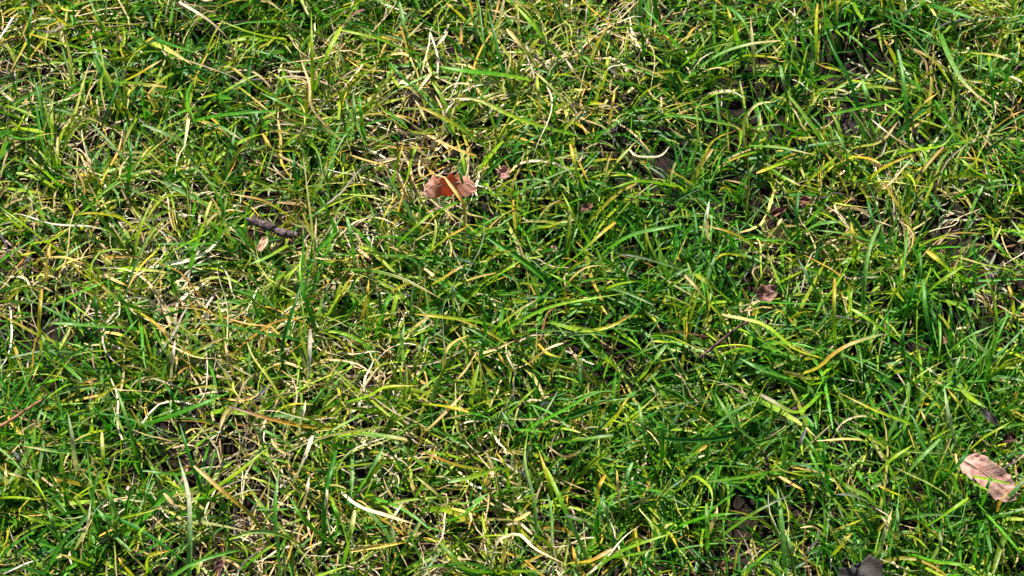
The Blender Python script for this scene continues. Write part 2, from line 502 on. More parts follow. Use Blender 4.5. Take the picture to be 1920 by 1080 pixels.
# ------------------------------------------------------------------ the blades that stand out, one object each
# traced in ninths of the photograph at three times its size: root ... tip | width in photo pixels | colours root to tip
HERO = {
(0, 0): """940,1075 760,960 640,830 515,695|8|gs;170,300 160,200 185,0|8|d;425,165 415,0|6|d;620,270 560,130 495,-10|12|gv;690,460 790,410 915,335|9|yot
1215,870 1040,800 800,700|10|gs;1060,690 1250,650 1580,620|13|g;1170,690 1250,720 1370,795|10|gst;1340,490 1430,560 1530,640|7|yt;1600,225 1400,180 1220,110|9|y
1550,550 1420,470 1290,370|12|gyo;1760,520 1755,300 1750,60|10|y;1770,510 1830,330 1920,150|14|gy;1800,690 1640,610 1460,520|12|gs;720,1075 735,900 740,780|10|d
1065,630 1040,800 1030,825|7|tw;1065,630 1050,600 1010,510|7|y;820,690 805,560 795,450|7|g;690,650 610,500 555,220|6|gy;310,940 500,945 670,945|6|d
330,1040 230,950 160,880|11|gyt;390,155 320,100 255,20|9|yo;480,280 290,230 160,190|10|gyo;150,40 60,55 0,95|10|yo;945,310 890,230 830,165|9|sg;960,130 970,60 985,0|8|s
1310,310 1290,230 1180,120 1005,10|7|tw;80,720 160,730 250,745|15|y;565,1045 520,960 470,900|7|tp;1660,1075 1660,960 1650,850|6|d;1660,850 1540,840 1475,750|8|yo
1860,740 1750,600 1740,480 1690,330|7|t;1080,460 1050,560 1100,700|6|g;1220,530 1160,545 1100,560|8|y;610,460 760,470 940,490|9|gvo;540,830 600,640 700,400|6|d;20,740 110,780 260,770|6|g;100,740 140,640|7|y""",
(640, 0): """1380,775 1150,720 950,650 760,560 590,555|12|gyt;800,820 640,700 410,585|15|gyo;1110,460 880,420 690,400 530,370|20|ygv;945,520 890,330 845,140 820,40|9|d
735,440 690,330 640,190|6|d;1235,345 1100,170 960,10|14|gy;1105,390 1040,290 930,165|10|yt;1305,640 1200,510 1075,395|10|yt;1380,500 1320,420 1260,330|8|tw
700,120 640,60 590,20|8|yo;470,310 330,270 200,215 0,170|8|gy;395,330 360,200 325,10|11|gs;490,330 530,270 600,180|9|tw;515,400 470,460 430,515|10|tw
500,550 400,490 260,340|12|g;290,1060 310,930 355,790|12|gyo;380,980 400,880 430,810|9|y;30,780 40,640 25,560|9|gs;60,780 75,640 65,520|9|s;130,800 110,640 100,520|7|g
1190,990 1175,800 1165,770|9|g;1370,1075 1310,920 1285,810|9|gyo;1905,1050 1680,1020 1520,1060|12|yvy;1670,1005 1600,985 1510,990|10|y;1190,690 1195,600 1200,500|8|g
1510,690 1525,590 1540,510|9|to;1740,150 1640,150 1520,155|7|gy;1700,370 1690,190 1640,60|8|d;1910,290 1800,150 1690,40|12|g;480,760 620,830 760,880|8|to
630,750 620,660 640,590|9|yt;575,750 590,630 640,570|7|w;1620,840 1660,880 1790,880 1850,820|7|w;1115,640 1110,560 1100,430|8|ty;1470,480 1490,400 1500,320|8|y
1430,790 1490,730 1600,650|9|g;910,825 1040,800 1110,760|8|d;250,400 120,390 30,330|9|to;1890,400 1820,405 1750,415|9|yo;40,870 140,905 250,930|10|to;860,720 830,640 760,560|7|g""",
(1280, 0): """10,450 200,310 380,250 550,230|13|gst;0,370 90,280 180,170|10|gyv;410,440 395,300 380,90|13|st;310,250 280,150 250,40|15|gyo;740,470 640,300 530,130|10|dg
660,410 550,240 465,110|10|gy;1000,680 940,460 850,290 780,120|12|d;810,150 805,0|9|g;1270,790 1255,580 1235,400 1210,280|9|dgs;1450,190 1500,320 1580,460 1700,575|15|gst
1500,460 1420,350 1310,280|9|yo;1190,330 1160,270 1130,220|12|yo;1240,555 1000,610 790,655|10|g;1050,690 1040,560 1005,440|15|gs;880,620 870,560 850,500|9|s
370,820 560,835 760,875|12|gst;930,880 1050,895 1135,935|10|yot;440,850 330,880 235,920|12|gyo;620,900 520,935 415,975|10|gyo;940,1000 920,870 850,720|11|gs
690,760 560,700 430,550|12|dg;590,580 570,470 550,370|10|gs;1290,650 1360,580 1440,520|9|to;1215,860 1330,840 1460,820 1530,740|9|y;1740,590 1740,470 1735,330|9|d
1810,480 1840,390 1895,270|10|d;1310,850 1240,810 1130,730 1060,670|7|tw;780,500 870,505 945,525|8|yt;340,770 350,680 415,590 525,570|8|t;1840,430 1920,470|8|w
1620,300 1750,310 1860,340|9|yt;1760,720 1840,660 1920,620|8|to;1660,1075 1780,1045 1920,1040|9|sk;480,940 570,1000 660,1045|9|gst;330,1075 380,960 410,920|11|ds
1030,1040 1090,970 1210,905 1300,870|10|yo;1740,1010 1640,960 1560,890|14|gy;620,770 690,775 750,770|9|yt;970,830 1110,800 1215,680|9|yt;340,310 420,315 560,330|10|yo;960,10 985,70 1030,130|10|gy""",
(0, 360): """850,680 720,640 620,570 530,495|13|ygo;750,660 870,740 960,830|9|yob;750,765 540,755 290,740|10|gs;235,890 220,740 235,545|9|yo;545,790 540,680 530,560|10|d
1590,990 1595,840 1640,690 1720,440|10|d;1780,780 1730,640 1690,460 1700,330|10|dgy;1800,850 1500,800 1250,750 1010,740|9|dg;1230,700 1400,745 1550,755|8|to
965,1075 970,950 985,830|11|w;1770,440 1772,300 1780,140|8|t;1730,1075 1740,960 1745,770|9|wp;1100,310 1140,200 1190,50|10|gyt;1070,430 1090,360 1110,290|14|g
1350,290 1100,292 850,295|7|g;730,265 690,200 665,165|8|sw;740,190 660,140 520,120 420,130|9|yo;240,150 200,60 160,-10|16|ysy;410,110 375,50 375,0|9|y
330,330 180,220 0,85|10|y;180,290 300,265 420,180|7|y;220,375 360,370 480,405|9|to;590,470 650,500 720,530|8|to;840,570 900,490 930,450|8|to;310,630 470,560 600,500|10|g
340,960 420,1030 480,1080|15|gs;590,880 700,800 780,710|10|g;280,960 250,860 235,800|11|gs;1620,300 1500,370 1400,410|10|ys;1240,270 1250,150 1280,0|12|gv
1090,130 1115,0|8|g;1890,230 1850,120 1790,10|9|dg;1640,140 1560,90 1470,45 1290,10|9|yot;1800,670 1830,560 1870,500|7|sk;1850,330 1870,200|10|gs;1920,410 1850,405 1715,375|8|d
1920,385 1770,370|7|t;260,490 265,400 285,290|9|to;140,440 160,370|7|k;540,790 630,795 700,810|11|to;990,570 960,470 930,390|12|g;1480,880 1510,760|8|to;1310,1030 1280,930 1265,840|8|t;1040,20 960,20 890,60 820,160|9|y""",
(640, 360): """0,435 180,445 320,480 430,530 580,610|11|gswt;500,525 580,480 690,410|12|yot;515,320 590,260 715,190|11|yo;810,830 805,700 805,580|9|d;860,750 690,720 405,685|12|gyo
890,750 980,680 1100,605|10|yt;900,790 1080,690 1250,630 1600,570|11|gy;1200,450 1350,340 1470,230 1545,170|11|gvo;1500,320 1650,240 1920,180|14|gs;1920,440 1790,400 1680,370 1560,350|9|sk
1380,570 1290,520 1160,455|9|gy;1260,610 1270,520 1370,430 1490,410|8|ot;1470,550 1560,520 1670,500|9|y;1590,945 1720,890 1820,850|9|gs;1690,1040 1750,960 1825,860|10|ys
1420,1000 1450,980 1480,910|8|d;1390,1045 1350,980 1280,870|7|t;560,1010 620,990 690,965|8|y;570,1020 590,900 640,840 720,805|9|to;910,890 840,840 700,760|9|gs
780,950 800,850 820,790|9|d;100,330 130,355 170,380|10|t;460,430 500,460 530,490|10|t;75,390 50,230 30,140|9|gs;260,300 200,190 160,60|9|gv;300,320 370,240 520,110|9|gy
1120,450 1180,390 1250,345|11|s;1060,960 1150,890 1250,850|9|tw;1100,850 1160,910 1230,930|8|oy;1000,1020 930,980 880,900|7|vo;350,960 340,860 355,740|11|s;410,940 460,860 490,810|10|s
635,640 632,580 632,520|7|sk;570,370 660,380 765,410|11|dk;200,800 230,690 280,570|12|g;120,700 145,590 155,490|9|o;810,530 910,450 1010,385|9|gy;1400,300 1320,170 1240,0|9|gy
1170,730 1350,780 1500,760 1640,690|10|gyo;1660,880 1450,790 1300,760 1150,735|11|gvy;1910,840 1755,840|9|y;1090,200 1170,195 1260,160|9|yo;698.2,258 690,84 661.5,24 588,-75|8|tot;705,30 681,-45 654,-168|7|d;528,117 618,72 705,39|8|g""",
(1280, 360): """1010,690 1020,520 1050,320 1110,180|11|gs;650,245 760,185 920,160|14|gs;1100,290 900,235 750,215|9|gs;830,640 740,540 640,360|12|dgk;630,1035 760,990 850,910 960,850 1120,800|11|yos
830,950 640,890 540,810 440,740 220,690|11|oyt;860,880 850,700 855,485|9|gyo;960,400 965,280 945,165|12|yo;965,390 985,340 1000,290|8|y;1210,830 1090,750 950,660|14|gy
200,690 110,580 10,470|9|yt;640,1060 460,1010 320,935|11|gs;500,940 430,850 340,740|11|d;1470,920 1600,820 1750,750|10|gs;1700,1060 1750,870 1850,640|9|g
1270,1010 1235,860 1260,710|12|d;1410,880 1370,690 1350,480|11|dg;1240,720 1290,580 1330,440|10|d;1590,500 1480,420 1370,330|15|gyo;1330,620 1430,520 1600,400|13|gy
1850,440 1700,410 1560,370|12|yt;1690,360 1750,280 1795,185|8|yt;1560,510 1650,480 1780,440|9|gv;1900,420 1820,350 1740,270|12|g;1740,680 1700,610 1640,565|8|ot
1860,680 1850,590 1830,530|8|yo;1500,860 1510,740 1500,620|11|d;400,310 300,240 130,190|9|yot;640,300 560,275 430,270|7|g;290,300 170,120 90,20|12|d
150,270 130,190 150,50|7|w;480,260 520,210 560,150|7|t;260,610 180,540 70,460|15|gvy;1490,1075 1520,1010 1560,920|13|s;440,620 640,630 820,630|8|g;1480,1075 1430,1030 1370,985|7|sw
560,500 660,450 740,390|10|y;340,360 240,350 180,380|8|yo;650,290 640,130 650,0|10|d;710,170 780,80 840,0|9|gv;1160,340 1080,200 1040,50|9|d;1660,690 1650,610 1625,540|9|s;1250,1000 1200,1010 1150,970|10|yo;1255,600 1330,480 1340,330|11|dg""",
(0, 720): """1065,1075 1070,850 1060,620 1000,400|13|gsws;780,240 1000,170 1290,50|18|dg;1920,250 1700,235 1500,190 1260,115|9|yok;250,1075 350,900 470,770 610,640|13|gd;660,830 640,700 600,560|14|sg
430,920 490,800 515,640|10|sws;665,850 600,770 545,700|12|s;570,560 580,440 575,270|10|gyt;480,380 330,380 130,350|12|gst;190,350 200,240 235,135|8|s
210,350 240,230 260,145|8|gy;440,530 410,330 380,150|12|ws;620,270 560,180 500,100|12|d;770,420 720,220 650,10|10|gs;990,180 970,80 930,0|9|d;1140,620 1060,400 1000,190|10|d
1130,640 1350,490 1520,350|11|gyv;1480,840 1400,730 1250,600 1090,460|10|vot;1565,960 1545,700 1570,470|10|sgs;1655,550 1720,400 1760,290|11|w;1820,870 1830,620 1890,370|11|d
1880,900 1740,800 1620,620|12|g;1700,700 1720,640 1740,520|12|tw;1830,800 1835,660 1845,540|8|w;1670,380 1560,300 1450,250|12|gs;1680,300 1700,180 1720,90|9|w
1385,160 1440,90 1500,20|9|k;830,1060 840,970 960,935|9|yo;520,1030 430,990 330,955|11|gyo;740,1075 700,1030 665,975|12|yo;710,950 760,870 820,790|8|y;1090,690 990,685 920,615|10|t
1660,890 1580,850 1440,830 1290,870|10|ysy;1160,480 1000,510 800,490|10|g;795,440 720,435 640,430|8|g;380,800 220,770 100,730|10|gy;0,640 100,640 210,650|9|y;340,880 300,790 265,700|11|gs
375,640 340,580 300,520|8|yo;180,545 110,520 40,500|8|wt;45,590 35,530 30,480|12|t;155,500 120,440 80,380|7|k;510,300 515,240 520,190|8|y;1890,860 1900,760 1860,660|8|g;1380,1020 1460,960 1560,890|10|gy""",
(640, 720): """1220,750 1180,600 1110,370|12|gyo;1370,960 1260,720 1150,470|12|sgy;1100,880 1080,650 1030,430 1050,260|10|gsy;60,270 200,290 370,315|14|yst;800,485 640,455 440,375|11|yob
410,660 470,530 530,350|10|gyo;490,480 400,410 300,320|14|gs;850,1060 700,1040 610,960 550,890|15|gv;900,1060 1050,1055 1210,1050|10|yvk;900,470 800,510 600,555|12|gys
610,670 720,670 840,610|12|ysg;660,750 560,640 415,515|8|yt;470,270 560,190 690,50|10|t;450,110 600,130 715,160|11|yo;1230,330 1380,310 1530,290|12|gs;1410,340 1290,405 1230,400 1150,340|9|sbt
1500,230 1560,160 1620,70|10|yo;1740,400 1700,270 1670,100|11|gs;1800,430 1810,290 1815,130|9|d;1815,140 1780,80 1740,0|8|sw;1510,830 1490,720 1460,640|14|s
1440,900 1440,780 1480,600|13|d;1450,700 1440,600 1485,510|9|yo;1570,620 1600,530 1640,440|9|s;1560,680 1555,580 1550,480|7|to;820,570 835,530 850,490|12|t
855,970 890,880 1000,850 1090,930 1270,1020|9|wt;1280,1010 1400,995 1520,930|10|yot;1370,1075 1320,1010 1300,910|9|o;1420,1050 1600,930 1920,820|11|gy;1480,980 1650,960 1800,920|9|gy
650,905 780,860 1000,850|9|y;300,905 285,780 350,660|10|w;0,610 100,690 250,740 420,790|9|wt;50,940 230,910 370,890|9|to;20,1000 50,850 75,710|12|gyt;260,1040 370,900 440,760|9|d
100,600 170,480 240,350|11|gs;340,490 290,400 240,340|11|d;910,200 1000,110 1095,20|10|gy;1060,290 960,240 900,150|11|gs;1070,240 1250,150 1430,50 1560,40|10|g;0,110 150,70 250,20 420,10|13|gyo
1480,820 1370,770 1260,740|9|yk;910,1000 915,930 890,860|11|t;960,850 970,770 1000,760 1065,720|9|ot;560,780 680,740 800,640|10|g;940,590 930,480 870,380|9|gyo""",
(1280, 720): """1550,0 1620,80 1720,140|14|sys;1540,360 1500,200 1470,0|9|ws;1420,290 1240,210 1080,150 880,50|11|gyo;790,40 700,130 620,160 440,60|14|gyp;440,360 300,230 180,50|12|sv
590,480 650,360 690,250|9|dk;830,600 800,470 795,320|9|d;850,665 780,530 690,330|11|sg;910,480 800,450 680,290|8|g;440,485 300,465 160,460|9|gs;530,490 330,530 100,555|10|gv
790,530 650,510 550,480 490,410|10|gys;580,1075 560,800 530,570|12|gs;630,1060 610,930 580,830|10|s;200,870 400,730 610,620|10|gvk;0,790 150,745 340,725|10|g
140,950 138,810 135,670|9|gv;1100,690 960,630 860,620|10|sk;1430,560 1530,480 1610,360|12|d;1200,590 1320,440 1450,310|11|gs;1040,560 1170,430 1300,340|11|gy
1090,630 1020,560 980,490|10|g;1090,980 1130,870 1180,700|12|st;1200,880 1160,800 1115,740|9|ow;1210,880 1207,790 1205,700|8|s;1681,690 1710,594 1740,507|8|gd
1560,513 1671,528 1842,561|6|y;1587,633 1560,549 1539,429 1533,390|6|ot;1422,561 1527,480 1587,417 1614,354|9|d;1767,717 1782,672 1830,606|7|o;1584,525 1641,564 1752,612|7|gy
1230,630 1160,600 1100,570|9|yo;790,850 740,805 660,810|8|t;850,960 900,900 955,835|11|yo;150,840 180,760 195,690|14|t;540,520 610,560 690,600|8|to;1650,250 1570,130 1490,30|10|gyo
1600,380 1700,300 1850,210|9|y;1640,660 1750,780 1900,950|10|g;1360,810 1500,720 1610,640|11|gy;1400,280 1370,220 1340,150|8|ot;0,430 70,390 135,345|9|gvo;0,580 60,520 150,580 170,660|8|y
1640,1000 1650,880 1700,770|9|g;1405,985 1450,900 1445,830|10|s;1290,960 1420,1000 1640,1020|9|gv;1000,990 985,920 900,850|8|gs"""}

LAND = {'orange curled leaf': (840, 357), 'dark mottled twig': (508, 428), 'pinkish toothed leaf': (1852, 893), 'dark striped leaf scrap': (1436, 552),
        'rusty folded leaf': (1482, 388), 'grey scalloped leaf': (1615, 1060), 'thin maroon twig': (1362, 632), 'slate purple leaf strip': (1858, 783),
        'reddish bare stalk': (38, 775), 'dense pale straw patch': (370, 660), 'bare soil opening': (275, 1015)}
HUE = {'d': 'dark green', 'g': 'mid green', 'v': 'olive green', 'y': 'yellow green', 's': 'pale silvery green', 'o': 'orange yellow', 't': 'tan',
       'w': 'bleached white', 'k': 'grey purple', 'b': 'brown', 'p': 'pinkish'}


def spline(pts, k):
    pts = np.array(pts, float)
    if len(pts) == 2:
        pts = np.array((pts[0], pts.mean(0) + (pts[1] - pts[0])[::-1] * (.03, -.03), pts[1]))
    q = np.concatenate((2 * pts[:1] - pts[1:2], pts, 2 * pts[-1:] - pts[-2:-1]))
    seg = np.r_[0, np.cumsum(np.linalg.norm(np.diff(pts, axis=0), axis=1))]
    out = []
    for u in np.linspace(0, seg[-1], k):
        i = min(int(np.searchsorted(seg, u, 'right')) - 1, len(pts) - 2)
        t = (u - seg[i]) / (seg[i + 1] - seg[i])
        a, b, c, d = q[i:i + 4]
        out.append(.5 * (2 * b + (c - a) * t + (2 * a - 5 * b + 4 * c - d) * t * t + (3 * b - a - 3 * c + d) * t ** 3))
    return np.array(out)


K = 15
heroes = []
for (ox, oy), text in HERO.items():
    for item in text.replace('\n', ';').split(';'):
        path, wpx, code = item.strip().split('|')
        pp = np.array([[float(v) for v in a.split(',')] for a in path.split()]) / 3 + (ox, oy)
        c = spline(pp, K - 2)
        lenpx = np.linalg.norm(np.diff(c, axis=0), axis=1).sum()
        chord = np.linalg.norm(c[-1] - c[0])
        s_ = np.linspace(0, 1, K - 2)
        hm = rng.uniform(.035, .046) if lenpx > 70 else rng.uniform(.030, .040)
        z = .013 + (hm - .013) * np.sin(np.minimum(s_ * 1.25, 1.0) * math.pi / 2) - .004 * np.maximum(s_ - .8, 0) / .2 * rng.random()
        P3 = at(c[:, 0], c[:, 1], z)
        P3[:, 2] += 0
        # the root goes down between its neighbours into the soil
        back = P3[0] - P3[1]; back[2] = 0
        back /= np.linalg.norm(back) + 1e-9
        r1 = P3[0] + back * .004; r1[2] = .005
        r2 = P3[0] + back * .006; r2[2] = zg(r2[0], r2[1]) - .002
        P3 = np.concatenate(([r2, r1], P3))[None]
        straw = code[0] in 'twob' and not set(code) & set('gdsv')
        s = np.linspace(0, 1, K)[None]
        tip = (1 - s ** rng.uniform(3, 7)) if rng.random() < .75 else 1 - .5 * s ** 16
        prof = np.clip((.6 + .4 * np.minimum(s * 4, 1)) * tip * (1 + .12 * np.sin(s * 9 + rng.random() * 6) * straw), .05, 1.2)
        wd = np.array([min(float(wpx), 7 + .6 * (float(wpx) - 7)) / FPX * 1.52 * .86])
        roll = np.full((1, 1), rng.normal(0, .22)) + rng.normal(0, .4) * (s - .5)
        V, F, A = ribbons(P3, wd, roll, prof, np.array([rng.uniform(.45, 1.2)]), gradient([code], K, 1.25, .10) * 1.12, 3, lean=.12)
        o0 = V.mean(0) * (1, 1, 0)
        me = mesh_np('grass_blade', V - o0, F, True, A)
        ob = link('dry_grass_blade' if straw else 'grass_blade', me, M_STRAW if straw else M_BLADE)
        ob.location = o0
        size = 'long ' if lenpx > 130 else 'short ' if lenpx < 65 else ''
        form = 'straight' if chord / lenpx > .985 else 'curved' if chord / lenpx > .94 else 'bent'
        wide = 'broad ' if float(wpx) >= 13 else 'thin ' if float(wpx) <= 7 else ''
        hue = HUE[code[0]] + (' to ' + HUE[code[-1]] if code[-1] != code[0] else '')
        heroes.append((ob, c, f'{size}{form} {wide}{hue}', f'{size}{wide}{HUE[code[0]]}', straw))

# each label: the look of the blade, then the leaf, twig or other blade it lies against
for ob, c, look, _, straw in heroes:
    noun = 'dead blade' if straw else 'grass blade'
    near = min(LAND, key=lambda q: np.linalg.norm(c - LAND[q], axis=1).min())
    dn = np.linalg.norm(c - LAND[near], axis=1).min()
    if dn < 70:
        place = ('over' if dn < 22 else 'beside') + ' the ' + near
    else:
        best = min(((np.linalg.norm(c[:, None] - h[1][None], axis=2).min(), i) for i, h in enumerate(heroes) if h[0] is not ob))
        h = heroes[best[1]]
        place = ('crossing' if best[0] < 7 else 'beside') + ' a ' + h[3] + (' dead' if h[4] else '') + ' blade'
    words = f'{look} {noun} {place}'.replace('pale silvery green', 'silvery').replace('mid green', 'green') if len(f'{look} {noun} {place}'.split()) > 16 else f'{look} {noun} {place}'
    tag(ob, words, 'dry blade' if straw else 'grass blade',
        'dead grass blades lying on the lawn' if straw else 'grass blades standing out of the lawn')

# ------------------------------------------------------------------ fallen leaves, twigs and crumbs
def empty(name, loc, rz=0.0):
    o = bpy.data.objects.new(name, None)
    o.empty_display_size = .01
    o.location, o.rotation_euler = loc, (0, 0, rz)
    col.objects.link(o)
    return o


def sheet(name, fn, nu, nv, thick, mat, parent, pale=None):
    """a thin curved leaf blade: fn(u, v) -> xyz with u, v in -1..1, closed to a real thickness"""
    u, v = np.meshgrid(np.linspace(-1, 1, nu), np.linspace(-1, 1, nv), indexing='ij')
    P = np.stack(fn(u, v), -1)
    du, dv = np.gradient(P, axis=0), np.gradient(P, axis=1)
    nn = np.cross(du, dv)
    nn /= np.linalg.norm(nn, axis=2, keepdims=True) + 1e-12
    V = np.concatenate(((P + nn * thick / 2).reshape(-1, 3), (P - nn * thick / 2).reshape(-1, 3)))
    idx = np.arange(nu * nv).reshape(nu, nv)
    q = np.stack((idx[:-1, :-1], idx[1:, :-1], idx[1:, 1:], idx[:-1, 1:]), -1).reshape(-1, 4)
    n0 = nu * nv
    ring = np.concatenate((idx[:, 0], idx[-1, 1:], idx[-2::-1, -1], idx[0, -2:0:-1]))
    nxt = np.roll(ring, -1)
    F = np.concatenate((q, q[:, ::-1] + n0, np.stack((nxt, ring, ring + n0, nxt + n0), -1)))
    a = {'pale': ('FLOAT', np.tile(pale(u, v).ravel(), 2))} if pale else None
    return link(name, mesh_np(name, V, F, True, a), mat, parent)


def tube(name, pts, rad, mat, parent=None, sides=8, rough=0.0, seed=1):
    """a tapering, slightly knobbly round stem through pts"""
    r2 = np.random.default_rng(seed)
    pts, rad = np.array(pts, float), np.array(rad, float)
    k = len(pts)
    T = np.gradient(pts, axis=0); T /= np.linalg.norm(T, axis=1, keepdims=True)
    a = np.cross(T, (0.1, 0.2, 1.0)); a /= np.linalg.norm(a, axis=1, keepdims=True)
    b = np.cross(T, a)
    th = np.linspace(0, 2 * math.pi, sides, endpoint=False)
    rr = rad[:, None] * (1 + rough * r2.normal(0, 1, (k, sides)))
    V = pts[:, None] + rr[..., None] * (a[:, None] * np.cos(th)[None, :, None] + b[:, None] * np.sin(th)[None, :, None])
    V = V.reshape(-1, 3)
    idx = np.arange(k * sides).reshape(k, sides)
    nx_ = np.roll(idx, -1, 1)
    F = np.stack((idx[:-1], nx_[:-1], nx_[1:], idx[1:]), -1).reshape(-1, 4)
    c0, c1 = len(V), len(V) + 1
    V = np.concatenate((V, [pts[0] - T[0] * rad[0] * .4, pts[-1] + T[-1] * rad[-1] * .4]))
    me = bpy.data.meshes.new(name)
    faces = [tuple(f) for f in F] + [(c0, int(nx_[0, i]), int(idx[0, i])) for i in range(sides)] + [(c1, int(idx[-1, i]), int(nx_[-1, i])) for i in range(sides)]
    me.from_pydata([tuple(p) for p in V], [], faces)
    me.polygons.foreach_set('use_smooth', np.ones(len(faces), bool))
    me.update()
    return link(name, me, mat, parent)


def paint_lit_ends(m, colour):
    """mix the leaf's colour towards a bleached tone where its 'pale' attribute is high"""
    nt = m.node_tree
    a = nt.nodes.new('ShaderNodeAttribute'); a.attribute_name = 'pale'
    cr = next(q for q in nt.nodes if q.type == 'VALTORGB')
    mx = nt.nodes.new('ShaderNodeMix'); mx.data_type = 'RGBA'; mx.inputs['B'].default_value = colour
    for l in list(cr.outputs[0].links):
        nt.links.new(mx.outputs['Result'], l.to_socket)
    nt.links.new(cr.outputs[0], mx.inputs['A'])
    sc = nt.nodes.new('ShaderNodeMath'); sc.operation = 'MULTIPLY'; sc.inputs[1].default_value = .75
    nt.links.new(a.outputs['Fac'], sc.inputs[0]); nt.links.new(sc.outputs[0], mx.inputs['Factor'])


LEAFG = 'fallen leaves and leaf scraps in the grass'
M_TOOTH = ramp_material('pink tan leaf', [(.32, (.22, .10, .075)), (.5, (.40, .225, .175)), (.68, (.50, .33, .27))], 190, .6, .18, .0004, 900, tint=(1.2, .8, .5, 1))
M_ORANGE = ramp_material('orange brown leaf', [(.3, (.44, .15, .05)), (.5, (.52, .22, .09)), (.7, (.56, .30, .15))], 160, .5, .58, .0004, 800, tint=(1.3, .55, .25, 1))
paint_lit_ends(M_ORANGE, (.60, .41, .31, 1))  # sunlit paleness of the folded ends put into the leaf colour
M_VEIN = ramp_material('leaf rib', [(.3, (.34, .18, .12)), (.7, (.50, .31, .22))], 300, .6)
M_RUST = ramp_material('rusty leaf', [(.3, (.07, .028, .018)), (.55, (.20, .085, .05)), (.75, (.33, .19, .13))], 220, .6, .1, .0004, 800)
M_DARK = ramp_material('dark wet leaf', [(.3, (.022, .012, .012)), (.55, (.065, .035, .032)), (.75, (.16, .09, .075))], 240, .45, 0, .0004, 900)
M_STRIPE = ramp_material('dark striped leaf', [(.36, (.035, .016, .014)), (.5, (.12, .055, .04)), (.66, (.36, .21, .15))], 200, .5, 0, .0004, 900)
M_SLATE = ramp_material('slate grey leaf', [(.3, (.012, .010, .009)), (.6, (.028, .022, .019)), (.78, (.055, .042, .038))], 170, .6, 0, .0005, 900)
M_TAN = ramp_material('tan seed leaf', [(.3, (.36, .19, .11)), (.7, (.52, .32, .20))], 260, .6, .15, .0003, 900)
M_BARK = ramp_material('mottled bark', [(.33, (.018, .011, .014)), (.5, (.060, .036, .036)), (.62, (.17, .115, .115)), (.75, (.34, .27, .27))], 420, .75, 0, .0012, 700)
M_MAROON = ramp_material('maroon stem', [(.3, (.025, .009, .011)), (.7, (.10, .035, .03))], 300, .45, 0, .0004, 900)
M_RED = ramp_material('reddish stalk', [(.3, (.16, .06, .03)), (.7, (.36, .16, .08))], 200, .6, 0, .0004, 900)
M_CLOD = ramp_material('soil clod', [(.3, (.005, .0035, .0037)), (.7, (.024, .014, .016))], 300, .85, 0, .002, 500)


def teeth(u, n, d):
    f = (u * n) % 1.0
    return d * (1 - f)


# pinkish toothed leaf at the right, long axis running away to the lower right
def f_tooth(u, v):
    t = (u + 1) / 2
    w = .0082 * np.sin(math.pi * np.clip(t * .93 + .06, 0, 1)) ** .55
    w = w * (1 + np.where(np.abs(v) > .8, .20 * (((t * 6.5 + .15 * np.sin(t * 11)) % 1.0) - .5) * (np.abs(v) - .8) / .2, 0))
    pleat = (.0002 + .0002 * np.sin(t * 9 + v)) * np.sin(t * 6.5 * 2 * math.pi - np.abs(v) * 4.0 + .8 * np.sin(t * 5)) * np.minimum(np.abs(v) * 2, 1)
    return .0170 * u + .002 * np.abs(v), w * v * (1 + .10 * np.sin(t * 9 + 1)), .0035 * v * v * (1 - .6 * t) - .0018 * np.abs(v) + pleat + .0022 * (vnoise(t * 5 + 3, v * 2.2 + 8) - .5) + .0012 * (vnoise(t * 11, v * 5 + 30) - .5) + .003 * np.sin(t * 5) - .001 * t


pt = at(1851, 893, .023)
e = empty('toothed_leaf', pt, R(-33))
e.rotation_euler = (R(10), R(7), R(-33))
b_ = sheet('leaf_blade', f_tooth, 71, 21, .0003, M_TOOTH, e)
us = np.linspace(-.98, .97, 24)
mid = np.stack(f_tooth(us, us * 0), -1) + (0, 0, .0003)
tube('midrib', mid, np.linspace(.0004, .0002, 24), M_VEIN, e, 6)
for sgn in (-1, 1):
    for i in range(6):
        vv = np.linspace(0.02, .93, 9) * sgn
        uu = -.78 + i * .28 + np.abs(vv) * .22
        tube('side_vein', np.stack(f_tooth(uu, vv), -1) + (0, 0, .00025), np.linspace(.00012, .00007, 9), M_VEIN, b_, 5)
tag(e, 'pinkish tan dead leaf with toothed edge and pleated ribs', 'leaf', LEAFG)


# orange curled leaf: its far half stands up like a shell, both ends fold forward
def f_curl(u, v):
    t = .5 + v / 2 * np.sqrt(1.0 - .86 * np.abs(u) ** 2.6) * (1 + .07 * np.sin(u * 9 + 2))
    m = np.exp(-(np.abs(u + .05) / .42) ** 4)
    edge = .0006 * np.sin(u * 7 + .5) + .0005 * np.sin(u * 19 + 1)
    hgt = (1 - .30 * np.abs(u) ** 3)
    yf = m * (.0005 + .0035 * t) + (1 - m) * (-.0060 + .0135 * t * hgt)
    zf = m * (.001 + .0135 * t ** .85 * hgt) + (1 - m) * (.0065 + .0055 * np.sin(t * 1.9) * hgt)
    return .0148 * u * (1 - .10 * t), yf + edge * t, zf + edge * t + .0006 * np.sin(u * 11 + v * 3) * np.cos(v * 4 + u * 6)


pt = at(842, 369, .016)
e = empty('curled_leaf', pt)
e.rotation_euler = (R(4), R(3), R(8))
sheet('leaf_blade', f_curl, 61, 21, .00028, M_ORANGE, e, lambda u, v: np.clip((np.abs(u + .05) - .28) * 2.2, .22, 1))  # centre kept orange like its backlit glow, ends painted pale as if sunlit
us = np.linspace(-.95, .95, 30)
tube('midrib', np.stack(f_curl(us, us * 0 + .1), -1) + (0, -.0002, .0001), np.full(30, .00022), M_VEIN, e, 6)
tag(e, 'orange brown dead leaf curled like a shell with folded ends coloured pale as if sunlit', 'leaf', LEAFG)


